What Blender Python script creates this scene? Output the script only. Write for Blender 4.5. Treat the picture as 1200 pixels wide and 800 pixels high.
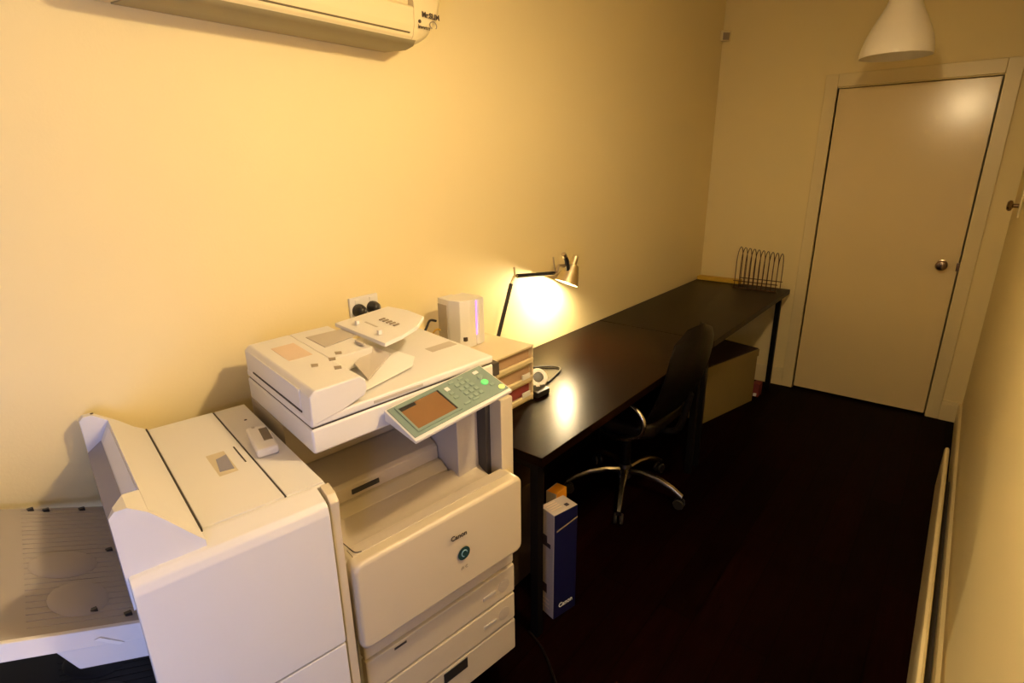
import bpy, bmesh, math, random
from mathutils import Vector, Matrix
random.seed(7)
for _o in list(bpy.data.objects): bpy.data.objects.remove(_o)
S = bpy.context.scene; COL = S.collection; PI = math.pi

# ------------------------------------------------------------ camera
cam_d = bpy.data.cameras.new('camera'); cam = bpy.data.objects.new('camera', cam_d); COL.objects.link(cam)
YAW, PITCH, ROLL, FPX = -0.68640, -0.31070, -0.01370, 643.67
CAMLOC = Vector((1.5562, -4.2609, 1.6044))
fw = Vector((math.sin(YAW)*math.cos(PITCH), math.cos(YAW)*math.cos(PITCH), math.sin(PITCH)))
r0 = Vector((math.cos(YAW), -math.sin(YAW), 0)); u0 = r0.cross(fw)
rr = math.cos(ROLL)*r0 + math.sin(ROLL)*u0; uu = -math.sin(ROLL)*r0 + math.cos(ROLL)*u0
M = Matrix((rr, uu, -fw)).transposed().to_4x4(); M.translation = CAMLOC
cam.matrix_world = M
cam_d.sensor_fit = 'HORIZONTAL'; cam_d.sensor_width = 36; cam_d.lens = 36*FPX/1200; cam_d.clip_start = 0.02
S.camera = cam
# ------------------------------------------------------------ world, exposure
w = bpy.data.worlds.new('world'); S.world = w; w.use_nodes = True
w.node_tree.nodes['Background'].inputs[0].default_value = (0.25, 0.32, 0.6, 1)
w.node_tree.nodes['Background'].inputs[1].default_value = 0.3
vs = S.view_settings; vs.view_transform = 'Standard'; vs.look = 'None'; vs.gamma = 1; vs.use_curve_mapping = False
vs.exposure = 0.0
W, YB, H = 1.7435, -5.6, 2.75
P_WARM = (1.0, 0.745, 0.41)
BULB_W = 44.0          # main pendant bulb
SHADE_E = 8.0         # glow of the lit opal shade
DESK_W = 24.0           # desk lamp bulb
WIN_W = 40.0           # dusk window behind the camera
def light(name, kind, loc, energy, color, **kw):
    d = bpy.data.lights.new(name, kind); d.energy = energy; d.color = color
    for k, v in kw.items(): setattr(d, k, v)
    o = bpy.data.objects.new(name, d); COL.objects.link(o); o.location = loc; return o
L = light('window_daylight', 'AREA', (W+.13, -5.15, .95), WIN_W, (0.43, 0.52, 1.0), shape='RECTANGLE', size=.75, size_y=1.25)
L.rotation_euler = (PI/2, 0, PI/2)

# ------------------------------------------------------------ materials
def mat(name, col, rough=.5, metal=0, spec=.5, coat=0, emit=None, estr=0, noise=0, nscale=30, bump=0, bscale=60, trans=0):
    m = bpy.data.materials.new(name); m.use_nodes = True; nt = m.node_tree; b = nt.nodes['Principled BSDF']
    c = (*col, 1)
    b.inputs['Base Color'].default_value = c; b.inputs['Roughness'].default_value = rough
    b.inputs['Metallic'].default_value = metal; b.inputs['Specular IOR Level'].default_value = spec
    b.inputs['Coat Weight'].default_value = coat
    if coat: b.inputs['Coat Roughness'].default_value = .15
    if emit: b.inputs['Emission Color'].default_value = (*emit, 1); b.inputs['Emission Strength'].default_value = estr
    if noise or bump:
        tc = nt.nodes.new('ShaderNodeTexCoord')
    if noise:
        n = nt.nodes.new('ShaderNodeTexNoise'); n.inputs['Scale'].default_value = nscale; n.inputs['Detail'].default_value = 4
        nt.links.new(tc.outputs['Object'], n.inputs['Vector'])
        mx = nt.nodes.new('ShaderNodeMix'); mx.data_type = 'RGBA'
        mx.inputs['A'].default_value = (*[x*(1-noise) for x in col], 1); mx.inputs['B'].default_value = (*[min(1, x*(1+noise)) for x in col], 1)
        nt.links.new(n.outputs['Fac'], mx.inputs['Factor']); nt.links.new(mx.outputs['Result'], b.inputs['Base Color'])
    if bump:
        n2 = nt.nodes.new('ShaderNodeTexNoise'); n2.inputs['Scale'].default_value = bscale; n2.inputs['Detail'].default_value = 3
        nt.links.new(tc.outputs['Object'], n2.inputs['Vector'])
        bp = nt.nodes.new('ShaderNodeBump'); bp.inputs['Strength'].default_value = bump; bp.inputs['Distance'].default_value = .002
        nt.links.new(n2.outputs['Fac'], bp.inputs['Height']); nt.links.new(bp.outputs['Normal'], b.inputs['Normal'])
    return m
def wood(name, c1, c2, rough, scale=(40, 3, 3), coat=0.0, plank=0, spec=.5):
    m = bpy.data.materials.new(name); m.use_nodes = True; nt = m.node_tree; b = nt.nodes['Principled BSDF']
    tc = nt.nodes.new('ShaderNodeTexCoord'); mp = nt.nodes.new('ShaderNodeMapping'); mp.inputs['Scale'].default_value = scale
    n = nt.nodes.new('ShaderNodeTexNoise'); n.inputs['Scale'].default_value = 1.5; n.inputs['Detail'].default_value = 6; n.inputs['Distortion'].default_value = .6
    cr = nt.nodes.new('ShaderNodeValToRGB'); cr.color_ramp.elements[0].color = (*c1, 1); cr.color_ramp.elements[1].color = (*c2, 1)
    cr.color_ramp.elements[0].position = .3; cr.color_ramp.elements[1].position = .75
    nt.links.new(tc.outputs['Object'], mp.inputs['Vector']); nt.links.new(mp.outputs[0], n.inputs['Vector']); nt.links.new(n.outputs['Fac'], cr.inputs[0])
    out = cr.outputs[0]
    if plank:
        br = nt.nodes.new('ShaderNodeTexBrick'); br.inputs['Scale'].default_value = 1; br.inputs['Brick Width'].default_value = 1.3; br.inputs['Row Height'].default_value = plank
        br.inputs['Mortar Size'].default_value = .0025; br.inputs['Color1'].default_value = (1, 1, 1, 1); br.inputs['Color2'].default_value = (.45, .45, .45, 1); br.inputs['Mortar'].default_value = (.05, .05, .05, 1)
        mp2 = nt.nodes.new('ShaderNodeMapping'); mp2.inputs['Rotation'].default_value = (0, 0, PI/2)
        nt.links.new(tc.outputs['Object'], mp2.inputs['Vector']); nt.links.new(mp2.outputs[0], br.inputs['Vector'])
        mx = nt.nodes.new('ShaderNodeMix'); mx.data_type = 'RGBA'; mx.blend_type = 'MULTIPLY'; mx.inputs['Factor'].default_value = 1
        nt.links.new(out, mx.inputs['A']); nt.links.new(br.outputs['Color'], mx.inputs['B']); out = mx.outputs['Result']
    nt.links.new(out, b.inputs['Base Color']); b.inputs['Roughness'].default_value = rough; b.inputs['Coat Weight'].default_value = coat; b.inputs['Specular IOR Level'].default_value = spec
    return m
MT = {
 'wall': mat('wall_paint', (.84, .71, .39), .62, noise=.02, nscale=3, bump=.15, bscale=140, spec=.35),
 'back': mat('dark_back_wall', (.10, .07, .05), .8, noise=.05, bump=.1),
 'ceiling': mat('ceiling_paint', (.75, .68, .55), .8, noise=.02, bump=.1),
 'trim': mat('trim_gloss_paint', (.78, .66, .38), .35, noise=.015, nscale=8, bump=.05),
 'door': mat('door_gloss_paint', (.80, .65, .36), .2, noise=.015, nscale=6, bump=.04, bscale=20),
 'floor': wood('floor_boards', (.0030, .0006, .0006), (.009, .0016, .0016), .5, (60, 4, 4), 0, .13, .02),
 'desk': wood('desk_veneer', (.004, .001, .0003), (.008, .0025, .0008), .29, (30, 2, 2), .0, 0, .07),
 'desk_edge': mat('desk_edge', (.008, .005, .004), .4, noise=.1),
 'black_metal': mat('black_metal', (.004, .003, .003), .5, spec=.15, noise=.1),
 'cream': mat('machine_cream_plastic', (.74, .72, .71), .42, noise=.012, nscale=12, bump=.12, bscale=900),
 'cream2': mat('machine_door_plastic', (.60, .52, .38), .38, noise=.012, nscale=12, bump=.1, bscale=900),
 'grey': mat('machine_grey_plastic', (.50, .45, .40), .45, noise=.03, bump=.1, bscale=700),
 'tan': mat('machine_tan_plastic', (.50, .43, .34), .5, noise=.03, bump=.1, bscale=700),
 'tray_plastic': mat('stacking_tray_plastic', (.40, .36, .32), .5, noise=.02, bump=.05, bscale=500),
 'maroon_shade': mat('dark_maroon_shade', (.02, .005, .004), .8, noise=.1),  # shade colour for the top of the storage box, no real cloth
 'ac_under_shade': mat('air_conditioner_underside_shade', (.30, .25, .13), .5, noise=.03),  # casing colour darkened for the shade on its underside
 'blue_grey': mat('blue_grey_plastic', (.24, .24, .33), .4, noise=.03),
 'dark': mat('dark_plastic', (.02, .018, .018), .4, noise=.1),
 'gap': mat('dark_gap', (.05, .04, .035), .7, noise=.1),
 'teal': mat('teal_panel_plastic', (.19, .265, .24), .35, noise=.03),
 'teal_key': mat('pale_key_plastic', (.24, .33, .29), .4, noise=.03),
 'screen': mat('lcd_screen', (.22, .115, .05), .12, noise=.12, nscale=9),
 'green_led': mat('green_start_lamp', (.1, .6, .2), .3, emit=(.25, 1, .25), estr=.35),
 'yellow_led': mat('yellow_lamp', (.8, .8, .2), .3, emit=(.9, 1, .25), estr=.45),
 'white': mat('white_plastic', (.82, .80, .78), .35, noise=.01, bump=.05),
 'paper': mat('white_paper', (.9, .88, .86), .8, noise=.01, bump=.05),
 'lcd': mat('grey_lcd', (.16, .12, .07), .2, noise=.05),
 'chrome': mat('chrome', (.85, .82, .75), .18, metal=1, noise=.02),
 'base_metal': mat('dull_chrome', (.42, .38, .30), .27, metal=1, noise=.04),
 'steel': mat('brushed_steel', (.60, .52, .44), .3, metal=1, noise=.05),
 'alu': mat('satin_aluminium', (.72, .62, .42), .38, metal=1, noise=.03),
 'black_arm': mat('lamp_arm_black', (.012, .012, .016), .3, noise=.1),
 'leather': mat('black_chair_leather', (.003, .002, .002), .38, spec=.2, noise=.2, bump=.3, bscale=120),
 'navy': mat('navy_carton', (.003, .004, .045), .45, noise=.06),
 'carton_white': mat('carton_white', (.50, .43, .40), .6, noise=.04, bump=.1),
 'carton_print': mat('carton_print', (.03, .02, .03), .6, noise=.1),
 'orange': mat('orange_print', (.75, .30, .02), .5, noise=.05),
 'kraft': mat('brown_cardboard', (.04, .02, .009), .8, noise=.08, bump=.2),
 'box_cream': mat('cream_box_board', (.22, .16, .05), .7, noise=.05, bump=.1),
 'yellow': mat('yellow_card', (.62, .40, .04), .6, noise=.05),
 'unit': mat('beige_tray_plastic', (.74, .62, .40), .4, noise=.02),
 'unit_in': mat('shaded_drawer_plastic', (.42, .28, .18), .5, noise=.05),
 'unit_red': mat('dark_red_card', (.20, .03, .03), .6, noise=.08),
 'rack': mat('bronze_wire', (.09, .04, .03), .35, metal=.6, noise=.1),
 'purple': mat('violet_indicator', (.3, .1, .8), .4, emit=(.35, .15, 1), estr=2.2),
 'ac': mat('air_conditioner_plastic', (.78, .66, .38), .4, noise=.012, nscale=10),
 'ac_dark': mat('air_conditioner_gap', (.16, .12, .06), .6, noise=.05),
 'text': mat('dark_print', (.06, .04, .03), .6, noise=.05),
 'text_grey': mat('grey_print', (.30, .24, .18), .6, noise=.05),
 'text_white': mat('white_print', (.75, .75, .75), .6, noise=.02),
 'logo': mat('dark_green_print', (.012, .05, .05), .4, noise=.1),
 'logo_light': mat('pale_blue_print', (.25, .42, .5), .4, noise=.1),
 'sticker_pink': mat('faded_label', (.70, .55, .44), .6, noise=.04),
 'knob': mat('dark_brass', (.28, .20, .14), .22, metal=1, noise=.05),
 'cable_yellow': mat('yellow_cable', (.55, .32, .03), .5, noise=.05),
 'opal': mat('opal_glass', (.86, .80, .70), .3, noise=.01),
 'opal_lit': mat('opal_glass_lit', (.86, .80, .70), .3, emit=P_WARM, estr=SHADE_E),
 'bulb': mat('lit_bulb', (1, .9, .7), .3, emit=(1, .78, .45), estr=120),
 'bulb_off': mat('frosted_bulb', (.8, .78, .72), .3, noise=.01),
}
g = bpy.data.materials.new('window_glass'); g.use_nodes = True; _n = g.node_tree.nodes; _n.clear()
_o = _n.new('ShaderNodeOutputMaterial'); _t = _n.new('ShaderNodeBsdfTransparent'); _g = _n.new('ShaderNodeBsdfGlossy'); _g.inputs['Roughness'].default_value = .02
_m = _n.new('ShaderNodeMixShader'); _m.inputs[0].default_value = .08
g.node_tree.links.new(_t.outputs[0], _m.inputs[1]); g.node_tree.links.new(_g.outputs[0], _m.inputs[2]); g.node_tree.links.new(_m.outputs[0], _o.inputs[0])
MT['glass'] = g

# ------------------------------------------------------------ mesh helpers
def merge(bm, src):
    me = bpy.data.meshes.new('tmp'); src.to_mesh(me); src.free(); bm.from_mesh(me); bpy.data.meshes.remove(me)
def box(bm, x0, x1, y0, y1, z0, z1, bev=0, seg=2, edges=None):
    b = bmesh.new(); bmesh.ops.create_cube(b, size=1)
    for v in b.verts:
        v.co = Vector(((x0+x1)/2+v.co.x*(x1-x0), (y0+y1)/2+v.co.y*(y1-y0), (z0+z1)/2+v.co.z*(z1-z0)))
    if bev: bmesh.ops.bevel(b, geom=list(b.edges), offset=min(bev, .45*min(abs(x1-x0), abs(y1-y0), abs(z1-z0))), segments=seg, profile=.5, affect='EDGES')
    merge(bm, b); return bm
def B(*a, **k): return box(bmesh.new(), *a, **k)
def prism(bm, pts, axis, a0, a1, bev=0, seg=2, pts2=None):
    """polygon pts in the plane across axis; extruded a0..a1 (pts2: section at a1)"""
    def P(p, a):
        return Vector({'x': (a, p[0], p[1]), 'y': (p[0], a, p[1]), 'z': (p[0], p[1], a)}[axis])
    b = bmesh.new(); pts2 = pts2 or pts
    A = [b.verts.new(P(p, a0)) for p in pts]; Bv = [b.verts.new(P(p, a1)) for p in pts2]; n = len(pts)
    b.faces.new(A); b.faces.new(Bv[::-1])
    for i in range(n): b.faces.new((A[i], Bv[i], Bv[(i+1) % n], A[(i+1) % n]))
    bmesh.ops.recalc_face_normals(b, faces=b.faces)
    if bev: bmesh.ops.bevel(b, geom=list(b.edges), offset=bev, segments=seg, profile=.5, affect='EDGES')
    merge(bm, b); return bm
def hexa(bm, p8, bev=0, seg=2):
    """bottom 4 then top 4 corners in the same order"""
    b = bmesh.new(); v = [b.verts.new(Vector(p)) for p in p8]
    for f in ((0, 1, 2, 3), (4, 5, 6, 7), (0, 1, 5, 4), (1, 2, 6, 5), (2, 3, 7, 6), (3, 0, 4, 7)): b.faces.new([v[i] for i in f])
    bmesh.ops.recalc_face_normals(b, faces=b.faces)
    if bev: bmesh.ops.bevel(b, geom=list(b.edges), offset=bev, segments=seg, profile=.5, affect='EDGES')
    merge(bm, b); return bm
def tube(bm, pts, r, n=8, closed=False, r2=None):
    pts = [Vector(p) for p in pts]; N = len(pts); rings = []
    up = None
    for i, p in enumerate(pts):
        if closed: t = (pts[(i+1) % N]-pts[i-1]).normalized()
        else: t = (pts[min(i+1, N-1)]-pts[max(i-1, 0)]).normalized()
        if up is None:
            up = Vector((0, 0, 1)) if abs(t.z) < .9 else Vector((1, 0, 0))
        s = t.cross(up)
        if s.length < 1e-5: s = t.cross(Vector((0, 1, 0)))
        s.normalize(); up = s.cross(t).normalized()
        rad = r if r2 is None else r+(r2-r)*i/(N-1)
        rings.append([bm.verts.new(p+rad*(math.cos(2*PI*k/n)*s+math.sin(2*PI*k/n)*up)) for k in range(n)])
    for i in range(N if closed else N-1):
        a, b = rings[i], rings[(i+1) % N]
        for k in range(n): bm.faces.new((a[k], b[k], b[(k+1) % n], a[(k+1) % n]))
    if not closed:
        bm.faces.new(rings[0]); bm.faces.new(rings[-1][::-1])
    return bm
def lathe(bm, prof, n=32, c=(0, 0, 0), rot=None, cap=True):
    b = bmesh.new(); rings = []
    for (r, z) in prof:
        rings.append([b.verts.new((r*math.cos(2*PI*k/n), r*math.sin(2*PI*k/n), z)) for k in range(n)])
    for a, d in zip(rings, rings[1:]):
        for k in range(n): b.faces.new((a[k], a[(k+1) % n], d[(k+1) % n], d[k]))
    if cap: b.faces.new(rings[0][::-1]); b.faces.new(rings[-1])
    bmesh.ops.remove_doubles(b, verts=b.verts, dist=1e-6)
    bmesh.ops.recalc_face_normals(b, faces=b.faces)
    R = (rot or Matrix.Identity(3)).to_4x4(); R.translation = Vector(c); bmesh.ops.transform(b, matrix=R, verts=b.verts)
    merge(bm, b); return bm
def aim(d):
    return Vector(d).to_track_quat('Z', 'Y').to_matrix()
def smooth_path(pts, k=6):
    pts = [Vector(p) for p in pts]; out = []
    for i in range(len(pts)-1):
        p0, p1, p2, p3 = pts[max(i-1, 0)], pts[i], pts[i+1], pts[min(i+2, len(pts)-1)]
        for j in range(k):
            t = j/k
            out.append(.5*((2*p1)+(-p0+p2)*t+(2*p0-5*p1+4*p2-p3)*t*t+(-p0+3*p1-3*p2+p3)*t**3))
    out.append(pts[-1]); return out
SHEAR = 0.0; OFF = Vector((0, 0, 0))
def obj(name, bm, m, parent=None, loc=None, smooth=True):
    if SHEAR:
        for v in bm.verts: v.co.z += SHEAR*(v.co.y-.1)*min(1, max(0, v.co.z/.12))
    off = Vector(loc) if loc is not None else OFF
    if off.length:
        for v in bm.verts: v.co -= off
    me = bpy.data.meshes.new(name); bm.to_mesh(me); bm.free(); me.materials.append(MT[m])
    if smooth:
        for p in me.polygons: p.use_smooth = True
        me.set_sharp_from_angle(angle=math.radians(38))
    o = bpy.data.objects.new(name, me); COL.objects.link(o)
    if smooth and len(me.polygons) > 6:
        wm = o.modifiers.new('weighted_normal', 'WEIGHTED_NORMAL'); wm.keep_sharp = True; wm.weight = 90
    if parent: o.parent = parent
    elif loc is not None: o.location = loc
    return o
def tag(o, label, cat, group=None):
    o['label'] = label; o['category'] = cat
    if group: o['group'] = group
    return o
def thing(name, label, cat, loc=(0, 0, 0), rz=0, group=None):
    o = bpy.data.objects.new(name, None); COL.objects.link(o); o.location = loc; o.rotation_euler = (0, 0, rz); o.empty_display_size = .1
    return tag(o, label, cat, group)
def struct(name, bm, m, parent=None):
    o = obj(name, bm, m, parent)
    if not parent: o['kind'] = 'structure'
    return o
def text(body, size, origin, xdir, ydir, m, parent, name='lettering', bold=0, shear=0):
    """flat lettering lying in the plane xdir/ydir, centred on origin (parent coordinates)"""
    c = bpy.data.curves.new('t', 'FONT'); c.body = body; c.size = size; c.align_x = 'CENTER'; c.align_y = 'CENTER'; c.extrude = .0004; c.offset = bold; c.shear = shear
    t = bpy.data.objects.new('t', c); COL.objects.link(t)
    bpy.context.view_layer.update()
    me = bpy.data.meshes.new_from_object(t.evaluated_get(bpy.context.evaluated_depsgraph_get()))
    bpy.data.objects.remove(t); bpy.data.curves.remove(c)
    x = Vector(xdir).normalized(); z = x.cross(Vector(ydir)).normalized(); y = z.cross(x)
    Mx = Matrix((x, y, z)).transposed().to_4x4(); Mx.translation = Vector(origin)-OFF
    me.transform(Mx); me.materials.clear(); me.materials.append(MT[m])
    o = bpy.data.objects.new(name, me); COL.objects.link(o); o.parent = parent; return o

# ============================================================ room
struct('floor', B(-.1, W+.1, YB-.1, .1, -.1, 0), 'floor')
struct('ceiling', B(-.1, W+.1, YB-.1, .1, H, H+.1), 'ceiling')
struct('wall_left', B(-.1, 0, YB-.1, .1, 0, H), 'wall')
bm = bmesh.new()
for a in ((-4.75, .1, 0, H), (YB-.1, -5.55, 0, H), (-5.55, -4.75, 0, .3), (-5.55, -4.75, 1.6, H)): box(bm, W, W+.1, a[0], a[1], a[2], a[3])
struct('wall_right', bm, 'wall')
DX0, DX1, DH = .768, 1.566, 2.04
bm = bmesh.new(); box(bm, 0, DX0, 0, .1, 0, H); box(bm, DX1, W, 0, .1, 0, H); box(bm, DX0, DX1, 0, .1, DH, H)
struct('wall_far', bm, 'wall')
struct('wall_back', B(0, W, YB-.1, YB, 0, H), 'back')
wn = bmesh.new()
for a in ((-5.55, -5.5, .3, 1.6), (-4.80, -4.75, .3, 1.6), (-5.5, -4.8, .3, .35), (-5.5, -4.8, 1.55, 1.6), (-5.17, -5.13, .35, 1.55)): box(wn, W+.01, W+.08, a[0], a[1], a[2], a[3], .004)
win = struct('window_1', wn, 'trim')
obj('pane', B(W+.04, W+.044, -5.5, -5.17, .35, 1.55), 'glass', win); obj('pane', B(W+.04, W+.044, -5.13, -4.8, .35, 1.55), 'glass', win)
# door and its frame
dr = struct('door_1', B(DX0+.004, DX1-.004, .004, .044, .012, DH-.006, .002), 'door')
kb = obj('door_knob', lathe(bmesh.new(), [(.0, 0), (.030, 0), (.030, .004), (.012, .008), (.011, .028), (.024, .036), (.031, .048), (.031, .056), (.024, .068), (.0, .073)], 28, (1.482, .004, .988), aim((0, -1, 0)), cap=False), 'knob', dr)
obj('latch_plate', B(DX1-.012, DX1+.004, -.004, .006, .955, 1.005, .001), 'knob', dr)
bm = bmesh.new()
box(bm, .692, .764, -.018, .0, 0, 2.122, .004); box(bm, 1.570, 1.642, -.018, 0, 0, 2.122, .004); box(bm, .764, 1.570, -.018, 0, 2.046, 2.122, .004)
struct('trim_1', bm, 'trim')
bm = bmesh.new(); box(bm, DX0-.004, DX0, 0, .1, 0, DH); box(bm, DX1, DX1+.004, 0, .1, 0, DH)
box(bm, .764, 1.570, .05, .1, 0, 2.046)
struct('trim_2', bm, 'trim')
def skirt(name, pts_fn): struct(name, pts_fn, 'trim')
prof = [(0, 0), (.018, 0), (.018, .105), (.012, .118), (.012, .128), (0, .128)]
struct('baseboard_right', prism(bmesh.new(), [(W-a, b) for a, b in prof], 'y', YB, -.001), 'trim')
struct('baseboard_left', prism(bmesh.new(), [(a, b) for a, b in prof], 'y', YB, -.001), 'trim')
bm = bmesh.new(); prism(bm, [(-a, b) for a, b in prof], 'x', .018, .692); prism(bm, [(-a, b) for a, b in prof], 'x', 1.642, W-.018)
struct('baseboard_far', bm, 'trim')

# low panel standing along the right skirting board
pn = thing('skirting_panel', 'long low cream panel with rounded top standing on floor along right skirting board', 'panel', (1.688, -2.7, 0))
OFF = Vector((1.688, -2.7, 0))
obj('panel_board', prism(bmesh.new(), [(1.676, 0), (1.697, 0), (1.697, .215), (1.694, .226), (1.688, .23), (1.680, .226), (1.676, .215)], 'y', -4.6, -.99), 'trim', pn)
obj('clip_rail', B(1.697, 1.7235, -4.5, -1.1, .09, .10), 'gap', pn)
OFF = Vector((0, 0, 0))
# corner detector
sd = thing('corner_sensor', 'small cream alarm sensor high in the far left corner', 'sensor', (.02, -.02, 2.40))
OFF = Vector((.02, -.02, 2.40))
obj('housing', prism(bmesh.new(), [(0, 0), (.055, 0), (.055, -.02), (.02, -.055), (0, -.055)], 'z', 2.40, 2.465, .004), 'trim', sd)
obj('lens', prism(bmesh.new(), [(.05, -.027), (.054, -.023), (.025, -.054), (.021, -.056)], 'z', 2.405, 2.45), 'text_grey', sd)
OFF = Vector((0, 0, 0))
# fitting on the right wall at the frame edge
hk = thing('wall_hook', 'small dark round knob on a slim plate on right wall near the door', 'hook', (W, -.62, 1.33))
OFF = Vector((W, -.62, 1.33))
obj('back_plate', B(W-.008, W, -.64, -.58, 1.33, 1.50, .003), 'trim', hk)
obj('knob', lathe(bmesh.new(), [(0, 0), (.010, 0), (.010, .02), (.024, .026), (.026, .036), (.018, .044), (0, .046)], 24, (W-.008, -.61, 1.385), aim((-1, 0, 0)), cap=False), 'knob', hk)
OFF = Vector((0, 0, 0))

# ============================================================ pendants
PROF = [(.145, 0), (.145, .02), (.141, .045), (.133, .075), (.119, .11), (.102, .145), (.084, .18), (.070, .21), (.060, .24), (.052, .27), (.040, .292), (.022, .302)]
def pendant(x, y, z, lit, label):
    global OFF
    t = thing('pendant_lamp', label, 'lamp', (x, y, H)); OFF = Vector((x, y, H))
    inner = [(r-.004, zz) for r, zz in PROF[::-1]]
    sh = obj('lamp_shade', lathe(bmesh.new(), PROF+[(.018, .298)]+inner[1:]+[PROF[0]], 48, (x, y, z), cap=False), 'opal_lit' if lit else 'opal', t)
    obj('lamp_holder', lathe(bmesh.new(), [(0, .2), (.022, .2), (.022, .30), (.012, .34), (0, .34)], 20, (x, y, z), cap=False), 'white', t)
    obj('bulb', lathe(bmesh.new(), [(0, .085), (.018, .09), (.03, .11), (.03, .135), (.018, .175), (.014, .2), (0, .2)], 20, (x, y, z), cap=False), 'bulb' if lit else 'bulb_off', t)
    obj('cord', tube(bmesh.new(), [(x, y, z+.335), (x, y, H-.02)], .003, 8), 'white', t)
    obj('ceiling_rose', lathe(bmesh.new(), [(0, 0), (.045, 0), (.045, -.015), (.02, -.03), (0, -.03)], 24, (x, y, H), cap=False), 'white', t)
    OFF = Vector((0, 0, 0)); return t
pendant(1.160, -.97, 2.055, False, 'unlit white bell-shaped pendant lamp hanging in front of the door')
pendant(1.34, -3.15, 2.13, True, 'lit white bell-shaped pendant lamp above the copier, out of view')
light('pendant_light', 'POINT', (1.34, -3.15, 2.12), BULB_W, P_WARM, shadow_soft_size=.045)

# ============================================================ air conditioner
AY0, AY1 = -3.78, -2.885
ac = thing('air_conditioner', 'cream wall-mounted split air conditioner at the top of the left wall', 'air conditioner', (0.001, (AY0+AY1)/2, 1.945))
OFF = Vector((0.001, (AY0+AY1)/2, 1.945))
low = [(.001, 1.955), (.12, 1.945), (.155, 1.952), (.175, 1.972), (.183, 2.0), (.186, 2.046), (.18, 2.052), (.001, 2.052)]
obj('lower_cover', prism(bmesh.new(), low, 'y', AY0, -3.02, .003), 'ac', ac)
cap = [(.001, 1.955), (.12, 1.945), (.155, 1.952), (.175, 1.972), (.183, 2.0), (.186, 2.046), (.182, 2.10), (.178, 2.24), (.001, 2.24)]
bm = bmesh.new(); rings = []
for y, zb, dx in ((-3.02, 1.945, 0), (-3.0, 1.948, 0), (-2.975, 1.960, .001), (-2.95, 1.975, .002), (-2.925, 1.998, .005), (-2.905, 2.03, .010), (-2.892, 2.07, .018), (-2.888, 2.10, .028)):
    rings.append([bm.verts.new((max(.001, px_-dx*(px_ > .01)), y, zb+(pz_-1.945)*(2.24-zb)/.295)) for px_, pz_ in cap])
for A, Bq in zip(rings, rings[1:]):
    for k in range(len(cap)): bm.faces.new((A[k], A[(k+1) % len(cap)], Bq[(k+1) % len(cap)], Bq[k]))
bm.faces.new(rings[0]); bm.faces.new(rings[-1]); bmesh.ops.recalc_face_normals(bm, faces=bm.faces)
obj('side_cap', bm, 'ac', ac)
obj('outlet_gap', prism(bmesh.new(), [(.177, 1.9780), (.1795, 1.9800), (.1800, 1.9820), (.177, 1.9820)], 'y', AY0+.03, -3.035), 'ac_dark', ac)
obj('outlet_flap', prism(bmesh.new(), [(.02, 1.950), (.12, 1.9440), (.156, 1.9510), (.168, 1.9640), (.166, 1.9665), (.155, 1.9555), (.02, 1.956)], 'y', AY0+.03, -3.005), 'ac_under_shade', ac)
obj('upper_cover', B(.001, .165, AY0, -3.02, 2.054, 2.24, .006), 'ac', ac)
for k in range(14):
    z = 2.06+k*.012
    obj('grille_slat', B(.163, .181, AY0+.02, -2.935, z+.012, z+.018, .001, 1), 'ac', ac)
text('Mr.SLIM', .021, (.1872, -2.955, 2.034), (0, 1, 0), (-.08, 0, 1), 'text', ac, bold=.0006)
text('inverter', .015, (.1855, -2.982, 2.0), (0, 1, 0), (-.03, 0, 1), 'text', ac, bold=.0004)
obj('indicator', lathe(bmesh.new(), [(0, 0), (.005, 0), (.005, .002), (0, .002)], 12, (.1855, -3.000, 2.014), aim((1, 0, 0)), cap=False), 'text', ac)
bm = bmesh.new(); tube(bm, [(.1825, -2.942+.014*math.cos(a), 2.012+.010*math.sin(a)) for a in [i*2*PI/16*.8-.8 for i in range(17)]], .0015, 6)
obj('emblem_swirl', bm, 'text_grey', ac)
OFF = Vector((0, 0, 0))

# ============================================================ wall outlet
po = thing('power_outlet', 'white double power outlet on left wall above the copier', 'outlet', (0, -3.166, 1.125))
OFF = Vector((0, -3.166, 1.125))
obj('face_plate', B(0, .010, -3.224, -3.108, 1.122, 1.188, .003), 'white', po)
for y in (-3.195, -3.137):
    obj('rocker_switch', B(.009, .013, y-.008, y+.008, 1.165, 1.18, .001), 'white', po)
    p = obj('plug', lathe(bmesh.new(), [(0, 0), (.022, 0), (.023, .012), (.019, .026), (.010, .034), (0, .036)], 20, (.010, y, 1.143), aim((1, 0, 0)), cap=False), 'dark', po)
    obj('cord', tube(bmesh.new(), smooth_path([(.038, y, 1.140), (.05, y, 1.12), (.045, y, 1.06), (.03, y, .90)]), .004, 8), 'dark', po)
OFF = Vector((0, 0, 0))

# ============================================================ machine frame
MO = Vector((0.643, -3.735, 0)); MA = -0.165
ex = Vector((math.cos(MA), math.sin(MA), 0)); ey = Vector((-math.sin(MA), math.cos(MA), 0))
def mroot(name, label, cat, x, y, z=0):
    global OFF
    OFF = Vector((x, y, z)); p = MO+ex*x+ey*y
    return thing(name, label, cat, (p.x, p.y, z), MA)

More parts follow.
